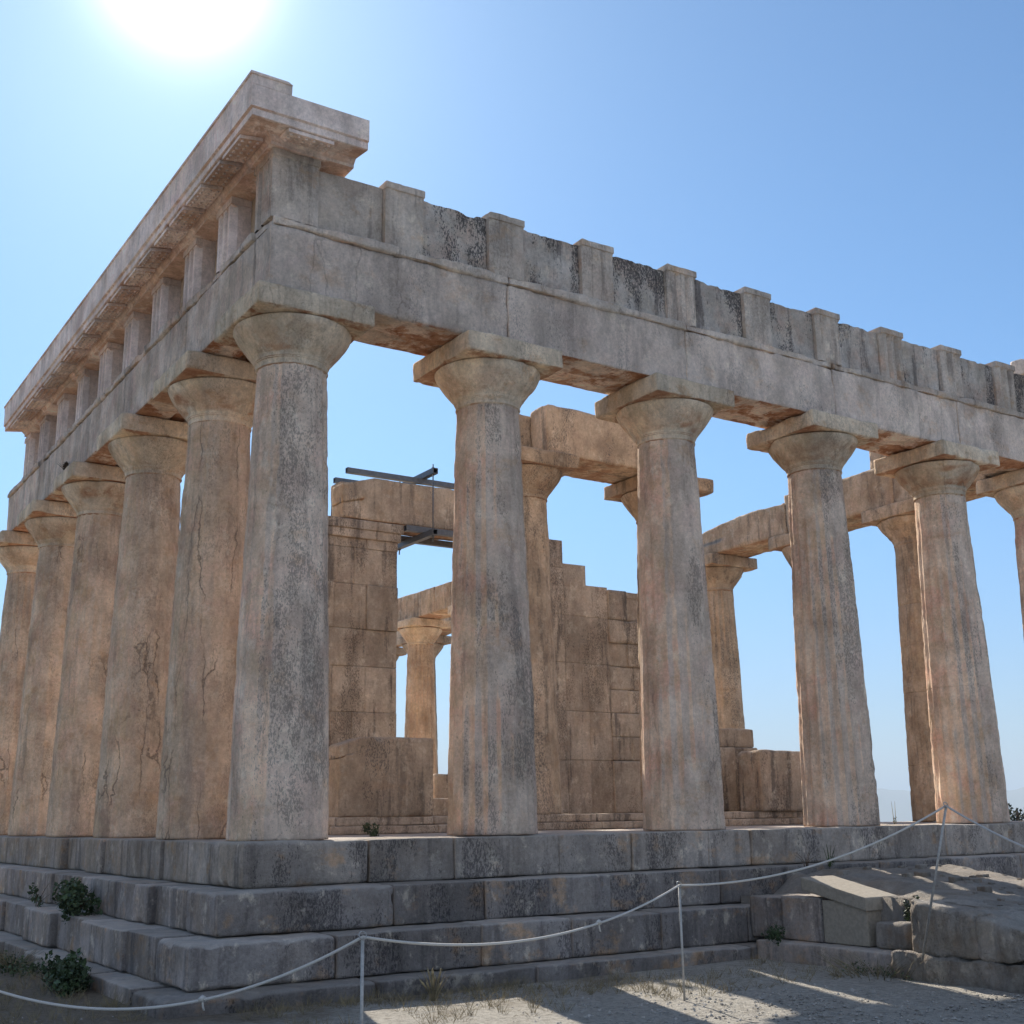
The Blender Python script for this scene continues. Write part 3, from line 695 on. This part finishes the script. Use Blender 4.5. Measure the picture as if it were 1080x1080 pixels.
for p0, p1, w in (((3.93, 6.98, 5.93), (7.7, 6.98, 5.93), .09), ((4.02, 7.66, 5.93), (7.7, 7.66, 5.93), .09),
                  ((5.02, 6.90, 5.03), (7.6, 6.90, 5.03), .10), ((5.1, 7.68, 5.03), (7.6, 7.68, 5.03), .10),
                  ((5.42, 6.55, 6.03), (5.42, 7.9, 6.03), .10), ((5.40, 6.52, 4.93), (5.40, 8.0, 4.93), .10),
                  ((7.3, 6.55, 6.03), (7.3, 7.9, 6.03), .10), ((7.3, 6.52, 4.93), (7.3, 8.0, 4.93), .10)):
    V, F = hollow(np.array(p0) - O, np.array(p1) - O, w); link('steel_beam', V, F, 'steel', sf_, smooth=False)
for x, y in ((5.41, 6.62), (5.41, 7.85), (7.3, 6.62), (7.3, 7.85)):
    V, F = merge([bar((x, y, 4.78), (x, y, 6.16), .012), bar((x, y, 6.08), (x, y, 6.10), .028, 6), bar((x, y, 4.86), (x, y, 4.88), .028, 6)])
    link('threaded_rod', V - O, F, 'steel', sf_)
# right-hand part of the cross wall, broken off in steps
bl = []; z = .2; row = 0
cols_t = [(7.6, 8.40, 5.2), (8.40, 8.93, 4.77), (8.93, 9.45, 4.40), (9.45, 10.9, 4.36)]
z = .2
while z < 5.2:
    h = .95 if row == 0 else .44
    zt = z + h
    if row % 2 == 1: zt_big = z + .88
    j = [7.6, 8.40, 8.93, 9.45, 10.3, 10.7] if row % 2 == 0 else [7.6, 8.40, 8.93, 9.45, 9.9, 10.7]
    for a, b in zip(j, j[1:]):
        lim = [c_[2] for c_ in cols_t if c_[0] - .01 <= a < c_[1] - .01][0]
        if z >= lim - .12: continue
        rough = a >= 9.4
        big_ = not rough and row > 0            # the dressed part is built of stones two courses high
        if big_ and row % 2 == 0: continue
        zt_ = zt_big if big_ else zt
        zz = min(zt_, lim) if lim - zt_ > .15 else lim
        bl.append((a, b + (rn.uniform(-.03, .03) if rough else 0), 7.0 + (rn.uniform(-.02, .07) if rough else {7.6: -.012, 8.40: .0, 8.93: .03}.get(a, 0)), 7.75, z, zz))
    z = zt; row += 1
t = wall('cross_wall', 'brown stained wall of squared blocks with a stepped broken top, seen between the second and third columns', 'stone wall', bl, 'wall', np.array((9, 7.4, .2)), seed=1600, chip=.03)
# low remains
V, F = block(2.62, 3.0, .69, 1.34, .34, .98, .035, .04, .14, .012, 1701)
m = V[:, 2] > 1.0; V[:, 2] -= m * .10 * np.clip((2.25 - V[:, 0]) / .3, 0, 1)
tag(link('orthostate_slab', V, F, 'inner'), 'broad upright slab with a black stained rounded top, between corner and second column', 'stone slab')
V, F = block(9.75, 3.0, .66, 1.5, .5, .92, .05, .05, .16, .015, 1711)
tag(link('orthostate_slab', V, F, 'wall'), 'low square weathered slab seen left of the third column right of the corner', 'stone slab')
V, F = block(9.45, 4.3, .72, 1.3, .8, 1.02, .06, .03, .06, .01, 1721)
tag(link('wall_stub_block', V, F, 'wall'), 'lower large block of the stub in front of the far stained column', 'stone block')
V, F = block(9.75, 4.3, 1.39, .72, .6, .31, .05, .04, .06, .01, 1731)
tag(link('wall_stub_block', V, F, 'wall'), 'small block sitting on top of the stub in front of the far stained column', 'stone block')
V, F = block(5.75, 7.3, .35, 1.5, .5, .30, .06, .02, .04, .008, 1741)
tag(link('threshold_block', V, F, 'wall'), 'low sunlit sill block lying in the inner doorway', 'stone block')
V, F = block(6.65, 8.1, .56, .95, .4, .74, .06, .03, .1, .01, 1751)
tag(link('loose_block', V, F, 'wall'), 'low dark block inside the doorway beside the second column', 'stone block')

# ------------------------------------------------------------------ ground, sea, far mountains
def gaxis(lo, hi, step, far, g=1.32):
    a = list(np.arange(lo, hi + 1e-6, step)); s = step; x = hi
    while x < far: s *= g; x += s; a.append(x)
    s = step; x = lo; b = []
    while x > -far: s *= g; x -= s; b.append(x)
    return np.array(b[::-1] + a)
gx = gaxis(-3.2, 8.5, .045, 1500); gy = gaxis(-6.2, .4, .045, 1500)
X, Y = np.meshgrid(gx, gy, indexing='ij')
P = np.stack([X, Y, X * 0], -1).reshape(-1, 3)
rad = np.hypot(P[:, 0] - 6, P[:, 1] - 12)
near = np.clip(1 - rad / 60, 0, 1)
z = -1.28 + near * (.035 * fbm(P, .6, 3, 5) + .010 * fbm(P, 5, 3, 6)) + .02 * np.clip((P[:, 1] + 4) / 3, -1, 1) * near
drop = np.clip((rad - 38) / 700, 0, 1)
z = z - 150 * (drop ** .8) * (rad > 38) - (rad > 38) * np.clip((rad - 38) / 30, 0, 1) * (3 + 3 * fbm(P, .02, 3, 8))
P[:, 2] = z
a = np.arange(len(P)).reshape(len(gx), len(gy))
F = np.stack([a[:-1, :-1], a[1:, :-1], a[1:, 1:], a[:-1, 1:]], -1).reshape(-1, 4)
tag(link('ground', P, F, 'ground'), kind='structure')
th = np.linspace(0, 2 * np.pi, 97)[:-1]
V = [(0, 0, -120)]; F = []
for r_ in (400, 1500, 5000, 15000, 40000, 90000): V += [(r_ * math.cos(t_), r_ * math.sin(t_), -120) for t_ in th]
for i in range(96): F.append((0, 1 + i, 1 + (i + 1) % 96))
for k_ in range(5):
    for i in range(96): F.append((1 + k_ * 96 + i, 1 + (k_ + 1) * 96 + i, 1 + (k_ + 1) * 96 + (i + 1) % 96, 1 + k_ * 96 + (i + 1) % 96))
tag(link('sea', np.array(V, float), F, 'sea', smooth=False), kind='structure')
ang = np.linspace(math.radians(-5), math.radians(70), 260)
V = []; rows = (-1, -.6, -.3, 0, .4, .8)
for i, t_ in enumerate(ang):
    pt = np.array([[math.cos(t_) * 9, math.sin(t_) * 9, 0]])
    hgt = 150 + 330 * max(0, fbm(pt, .9, 5, 91)[0] + .15) + 35 * fbm(pt, 7, 4, 92)[0]
    for k_, q in enumerate(rows):
        d = 14500 + q * 2000; hh = -125 + (hgt + 125) * (1 - abs(q)) if k_ in (1, 2, 3, 4) else -125
        V.append((d * math.cos(t_), d * math.sin(t_), hh))
F = [(i * 6 + k_, (i + 1) * 6 + k_, (i + 1) * 6 + k_ + 1, i * 6 + k_ + 1) for i in range(len(ang) - 1) for k_ in range(5)]
tag(link('far_mountains', np.array(V), F, 'mount'), kind='structure')

# ------------------------------------------------------------------ haze
V, F = box(-60000, 60000, -60000, 60000, -175, 560)
hm = bpy.data.materials.new('sea_haze'); hm.use_nodes = True; hn_ = hm.node_tree.nodes; hn_.clear()
ho = hn_.new('ShaderNodeOutputMaterial'); hv = hn_.new('ShaderNodeVolumePrincipled'); hv.inputs['Color'].default_value = (.72, .86, 1, 1); hv.inputs['Density'].default_value = HAZE
hm.node_tree.links.new(hv.outputs[0], ho.inputs['Volume']); M['haze'] = hm
tag(link('haze', V, F, 'haze', smooth=False), kind='stuff')
# ------------------------------------------------------------------ ramp
rp = thing('stone_ramp', 'ruined stone ramp of rough blocks and rubble leading up to the front at right', 'stone ramp', (5.5, -3, -1.28))
RO = np.array((5.5, -3, -1.28))
def top(y): return np.interp(y, [-8.5, -4.8, -4.1, -3.5, -1.0], [-1.2, -.85, -.70, -.60, -.44])
gxr = np.arange(4.98, 8.4, .04); gyr = np.arange(-8.3, -.86, .05)
X, Y = np.meshgrid(gxr, gyr, indexing='ij'); P = np.stack([X, Y, 0 * X], -1).reshape(-1, 3)
P[:, 2] = top(P[:, 1]) + .075 * fbm(P, 1.3, 4, 3) + .05 * fbm(P, 4, 4, 4) - .03 - .06 * np.clip(fbm(P, 2.2, 2, 14) * 3 - .6, 0, 1)
cut = np.clip((5.85 - P[:, 0]) / .35, 0, 1) * np.clip((P[:, 1] + 2.9) / .4, 0, 1)             # the robbed corner where the box stands
P[:, 2] = P[:, 2] * (1 - cut) + cut * (-.70 + .04 * fbm(P, 4, 3, 9))
edge = (P[:, 0] <= 5.0) | (P[:, 1] <= -8.2) | (P[:, 0] >= 8.3); P[edge, 2] = -1.4
a = np.arange(len(P)).reshape(len(gxr), len(gyr)); F = np.stack([a[:-1, :-1], a[1:, :-1], a[1:, 1:], a[:-1, 1:]], -1).reshape(-1, 4)
rnr = np.random.RandomState(8); prts = [(P, F.tolist())]
for i in range(60):
    x, y = rnr.uniform(5.1, 8.2), rnr.uniform(-4.8, -.95); sz_ = .02 + .07 * rnr.rand() ** 3
    if x < 5.85 and y > -2.9: sz_ *= .5
    ix, iy = int((x - gxr[0]) / .04), int((y - gyr[0]) / .05); zz_ = P[a[min(ix, a.shape[0] - 1), min(iy, a.shape[1] - 1)], 2]
    V, G = block(x, y, zz_, sz_ * 2.0, sz_ * 1.6, sz_ * 1.5, sz_ * .28, sz_ * .35, sz_ * .5, sz_ * .25, i); prts.append((V, G))
V, G = merge(prts)
link('rubble_fill', V - RO, G, 'rock', rp)
def rb(name, x0, x1, y0, y1, z0, z1, seed, r=.05, chip=.14, slope=0, cell=.025, amp=.04, mat='rock'):
    V, F = block((x0 + x1) / 2, (y0 + y1) / 2, (z0 + z1) / 2, x1 - x0, y1 - y0, z1 - z0, cell, r, chip, amp, seed)
    if mat == 'rock':
        g_ = 1 - np.abs(fbm(V * (1, 1, .6), 3.4, 4, seed + 90)) * 2.6; V[:, 0] += (V[:, 0] < x0 + .2) * .05 * np.clip(g_, -.5, 1); V[:, 2] += .015 * fbm(V, 7, 3, seed)
    if slope: V[:, 2] += (V[:, 2] > (z0 + z1) / 2) * slope * (V[:, 1] - y0) / (y1 - y0)
    return link(name, V - RO, F, mat, rp)
rb('ramp_block', 4.60, 5.5, -4.18, -3.46, -1.055, -.705, 1801, .06, .16, .11)
rb('ramp_block', 4.62, 5.4, -4.86, -4.19, -1.06, -.845, 1803, .04, .12, .12)
rb('ramp_block', 4.60, 5.4, -5.55, -4.87, -1.07, -.93, 1805, .04, .12, .08)
rb('ramp_block', 4.60, 5.4, -6.6, -5.56, -1.09, -1.0, 1807, .03, .08, .06)
rb('ramp_block', 4.56, 5.3, -4.62, -3.30, -1.40, -1.06, 1811, .05, .10)
rb('ramp_block', 4.56, 5.3, -5.9, -4.63, -1.40, -1.075, 1813, .03, .08)
rb('ramp_block', 4.58, 5.3, -7.6, -5.91, -1.42, -1.10, 1815, .03, .08)
rb('ramp_block', 4.60, 5.3, -3.28, -1.53, -1.42, -1.075, 1817, .02, .05, mat='step', amp=.01)
rb('ramp_block', 4.80, 5.4, -1.72, -1.26, -1.072, -.665, 1819, .02, .05, mat='step', amp=.01)
rb('ramp_block', 4.79, 5.4, -2.26, -1.725, -1.072, -.65, 1821, .02, .06, mat='step', amp=.01)
V, F = block(4.97, -3.10, -.95, .34, .40, .25, .03, .10, .05, .015, 1823)
tag(link('boulder', V, F, 'rock'), 'small rounded boulder wedged between the box and the ramp', 'boulder')
# modern box with sloping lid
bxo = np.array((5.0, -2.5, -1.07))
bt = thing('stone_box', 'smooth beige cast box with a sloping lid beside the ramp', 'box', tuple(bxo))
V, F = block(5.02, -2.55, -.865, .42, .56, .40, .03, .006, .008, .002, 1901)
V[:, 2] -= (V[:, 2] > -.9) * .0
link('box_body', V - bxo, F, 'concrete', bt)
V, F = block(5.02, -2.44, -.60, .47, .82, .125, .03, .006, .008, .002, 1903)
V[:, 2] += (V[:, 1] + 2.44) * .20; 
link('lid', V - bxo, F, 'concrete', bt)

# ------------------------------------------------------------------ rope fence
posts = [((-1.27, -4.40), -.50, -1.29, (0, 0), 'thin metal post standing nearest the camera, cut by the bottom edge'),
         ((2.244, -3.135), -.40, -1.27, (0, 0), 'thin upright metal post on the gravel in the middle'),
         ((4.45, -3.73), .205, -1.03, (-.28, -.62), 'thin leaning metal post standing on the ramp blocks at right')]
tops = []
for (x, y), zt, zb, (dx, dy), lab in posts:
    t = thing('fence_post', lab, 'post', (x, y, zb), 'posts of the rope fence')
    V, F = bar((0, 0, -.05), (dx, dy, zt - zb), .010, 12); link('rod', V, F, 'post', t)
    ring = [(dx + .024 * math.cos(q), dy + .024 * math.sin(q) * .4, zt - zb + .018 + .022 * math.sin(q)) for q in np.linspace(0, 2 * math.pi, 13)]
    V, F = tube(ring, .004, 6); link('eyelet', V, F, 'post', t)
    tops.append(np.array((x + dx, y + dy, zt + .01)))
tops = [np.array((-3.415, -2.221, -.573))] + tops + [np.array((2.27, -6.97, -.235))]
def sag(a, b, s, n=40):
    q = np.linspace(0, 1, n)[:, None]; p = a + (b - a) * q; p[:, 2] -= (4 * s * q * (1 - q))[:, 0]; return p
labs = ['white rope sagging across the lower left corner to the nearest post', 'white rope sagging between the nearest post and the middle post', 'white rope rising from the middle post to the leaning post', 'white rope from the leaning post to the right edge']
sags = [.38, .20, .16, .05]
for i in range(4):
    t = thing('rope', labs[i], 'rope', tuple(tops[i]), 'ropes of the fence')
    p = sag(tops[i], tops[i + 1], sags[i], 50) - tops[i]
    V, F = tube(p, .0085, 8); link('strand', V, F, 'rope', t)
    if i in (0, 1):
        q = p[(33, 33)[i]]
        V, F = merge([tube([q + (-.02, -.01, 0), q + (0, 0, .012), q + (.02, .01, 0)], .016, 8), tube([q, q + (.004, .0, -.035), q + (.012, 0, -.06)], .006, 6)])
        link('knot', V, F, 'rope', t)

# ------------------------------------------------------------------ plants
def leaf_cloud(n, sx, sy, sz, size, seed, hollow_=.3, lobes=5):
    rn = np.random.RandomState(seed); V = []; F = []
    cen = rn.uniform(-.7, .7, (lobes, 3)) * (sx, sy, sz); cen[:, 2] = np.abs(cen[:, 2])
    for i in range(n):
        c_ = cen[rn.randint(lobes)]; d = rn.normal(size=3); d /= np.linalg.norm(d); rr = rn.uniform(hollow_, 1) ** .6
        p = c_ + d * rr * np.array((sx, sy, sz)) * .45
        a = rn.normal(size=3); a /= np.linalg.norm(a); b = np.cross(a, rn.normal(size=3)); b /= np.linalg.norm(b) + 1e-9
        s = size * rn.uniform(.45, 1.35); k0 = len(V)
        m_ = np.cross(a, b) * s * .18
        V += [p - a * s, p + b * s * .55 + m_, p + a * s, p - b * s * .55 + m_]; F.append((k0, k0 + 1, k0 + 2, k0 + 3))
    return np.array(V), F
def stems(n, h, spread, r, seed, base_r=.02, curve=.3, heads=0):
    rn = np.random.RandomState(seed); parts = []
    for i in range(n):
        a = rn.uniform(0, 6.28); b = rn.uniform(0, base_r); hh = h * rn.uniform(.5, 1); sp = spread * rn.uniform(.2, 1)
        p0 = np.array((b * math.cos(a), b * math.sin(a), -.01)); pts = []
        for q in np.linspace(0, 1, 6): pts.append(p0 + (math.cos(a) * sp * q ** (1 + curve), math.sin(a) * sp * q ** (1 + curve), hh * q * (1 - .15 * q)))
        rad = [r * (1 - .7 * q) for q in np.linspace(0, 1, 6)]
        if heads and rn.rand() < heads: rad[-2] = r * 3; rad[-3] = r * 1.5; rad[-1] = r * .8
        parts.append(tube(pts, rad, 4))
    return merge(parts)
def plant(name, label, loc, cloud=None, stem=None, lm='leaf', sm='twig', cat='plant', group=None, rz=0):
    t = thing(name, label, cat, loc, group, rz)
    if cloud: V, F = leaf_cloud(*cloud); link('foliage', V, F, lm, t, smooth=False)
    if stem: V, F = stems(*stem); link('stems', V, F, sm, t)
    return t
plant('caper_bush', 'dense dark green leafy bush growing on the left flank steps', (-1.10, 2.85, -.77), (1000, .22, .46, .32, .032, 1, .3, 14), (26, .34, .30, .006, 2))
plant('leafy_sprig', 'small thin leafy sprig on the step left of the dense bush', (-1.12, 4.6, -.77), (60, .12, .2, .26, .032, 3, .1, 4), (5, .32, .15, .005, 4))
plant('caper_bush', 'green creeping bush at the foot of the steps in the lower left corner', (-1.68, .65, -1.28), (1100, .20, .55, .40, .034, 5, .2, 9), (20, .26, .3, .005, 6))
plant('dry_weed', 'olive dry weeds against the foundation at the left edge', (-1.75, 2.6, -1.28), (700, .3, .8, .22, .02, 7, .1, 12), (60, .30, .4, .004, 8), lm='leaf2', sm='straw')
plant('grass_tuft', 'tall yellow grass tuft with seed heads before the steps', (.63, -1.88, -1.29), None, (34, .34, .16, .0035, 9, .03, .6, .4), sm='straw')
plant('green_herb', 'small bright green herb on the floor edge right of the corner column', (1.6, 1.2, 0), (240, .10, .10, .14, .018, 11, .1, 4), (14, .22, .12, .003, 12), lm='leaf2', sm='leaf2')
plant('tall_herb', 'two upright green stems growing on the rubble above the box', (6.35, -.98, -.42), (120, .07, .05, .20, .010, 13, .1, 4), (7, .32, .10, .006, 14), lm='leaf2', sm='leaf2')
plant('dry_weed', 'arching dry brown stems beside the two green stems', (5.95, -1.0, -.42), None, (9, .30, .25, .004, 15, .04, 1.2), sm='twig')
plant('green_herb', 'yellow green shrublet between the box lid and the ramp rock', (5.05, -3.22, -.80), (340, .10, .12, .18, .016, 17, .1, 5), (20, .24, .12, .003, 18), lm='leaf2', sm='straw')
plant('dry_weed', 'tangled weeds at the foot of the leaning post', (4.50, -3.15, -1.27), (260, .1, .5, .12, .012, 19, .1, 8), (90, .26, .34, .0028, 20, .35), lm='leaf2', sm='straw')
plant('dry_weed', 'dark weeds growing in the corner between lower step and ramp', (4.62, -1.75, -1.05), (260, .06, .2, .14, .018, 21, .1, 5), (14, .2, .12, .003, 22), lm='leaf')
plant('flower_stalk', 'single dry flower stalk standing far behind between third and fourth column', (9.94, 1.05, .0), (40, .03, .03, .16, .012, 23, .1, 4), (2, .38, .03, .007, 24), sm='straw')
plant('hanging_weed', 'small brown tuft rooted under the left flank beam', (-.50, 7.6, 5.42), (500, .05, .22, .16, .02, 25, .1, 6), (40, .18, .2, .004, 26), lm='twig')
rnp = np.random.RandomState(44)
# ground cover: dry grass in front of the steps, and gravel
parts = []
for i in range(900):
    x = rnp.uniform(-1.0, 4.5); y = -1.56 - 1.5 * rnp.rand() ** 1.8
    if noise([[x, y, 0]], 1.5, 4)[0] < -.15: continue
    V, F = stems(rnp.randint(4, 10), rnp.uniform(.04, .17), .09, .0022, i, .03)
    parts.append((V + (x, y, -1.285), F))
for i in range(500):
    y = rnp.uniform(-1.5, 5.0); x = -1.60 - 1.3 * rnp.rand() ** 1.8
    if noise([[x, y, 0]], 1.5, 4)[0] < -.1: continue
    V, F = stems(rnp.randint(4, 10), rnp.uniform(.05, .20), .10, .0024, i, .03)
    parts.append((V + (x, y, -1.285), F))
V, F = merge(parts); tag(link('dry_grass', V, F, 'straw'), 'sparse dry grass along the foot of the steps', 'grass', kind='stuff')
parts = []; ico = np.array([(0, 0, 1), (.9, 0, .3), (.28, .85, .3), (-.72, .53, .3), (-.72, -.53, .3), (.28, -.85, .3), (0, 0, -.5)], float)
icf = [(0, 1, 2), (0, 2, 3), (0, 3, 4), (0, 4, 5), (0, 5, 1), (6, 2, 1), (6, 3, 2), (6, 4, 3), (6, 5, 4), (6, 1, 5)]
n = 16000; px_ = np.stack([rnp.uniform(-2.6, 4.6, n), rnp.uniform(-5.2, -1.6, n), np.full(n, -1.285)], 1)
sz = .003 + .020 * rnp.rand(n) ** 6
VV = (ico[None] * (1 + .25 * rnp.normal(size=(n, 7, 3))) * sz[:, None, None] * (1, 1, .7) + px_[:, None]).reshape(-1, 3)
FF = (np.array(icf)[None] + (np.arange(n) * 7)[:, None, None]).reshape(-1, 3)
n2_ = 9000; p2_ = np.stack([rnp.uniform(-4.2, -1.3, n2_), rnp.uniform(-3.6, 5.0, n2_), np.full(n2_, -1.285)], 1)
s2_ = .004 + .024 * rnp.rand(n2_) ** 6
V2 = (ico[None] * (1 + .25 * rnp.normal(size=(n2_, 7, 3))) * s2_[:, None, None] * (1, 1, .7) + p2_[:, None]).reshape(-1, 3)
F2 = (np.array(icf)[None] + (np.arange(n2_) * 7)[:, None, None]).reshape(-1, 3) + len(VV)
VV = np.concatenate([VV, V2]); FF = np.concatenate([FF, F2])
tag(link('gravel', VV, FF, 'pebble', smooth=False), 'loose gravel scattered on the packed dirt', 'gravel', kind='stuff')

# a pine beyond the far corner
pt = thing('pine_tree', 'small dark pine beyond the platform at the right edge', 'tree', (27.1, 11.0, -1.5))
V, F = tube([(0, 0, -.3), (.05, 0, .5), (0, .1, 1.0), (.05, .1, 1.6)], [.12, .10, .07, .03], 8); link('trunk', V, F, 'bark', pt)
V, F = leaf_cloud(700, .55, .55, .7, .06, 61, .1, 9); V[:, 2] += 1.05; link('crown', V, F, 'pine', pt, smooth=False)
print('faces', sum(len(o.data.polygons) for o in bpy.data.objects if o.type == 'MESH'))
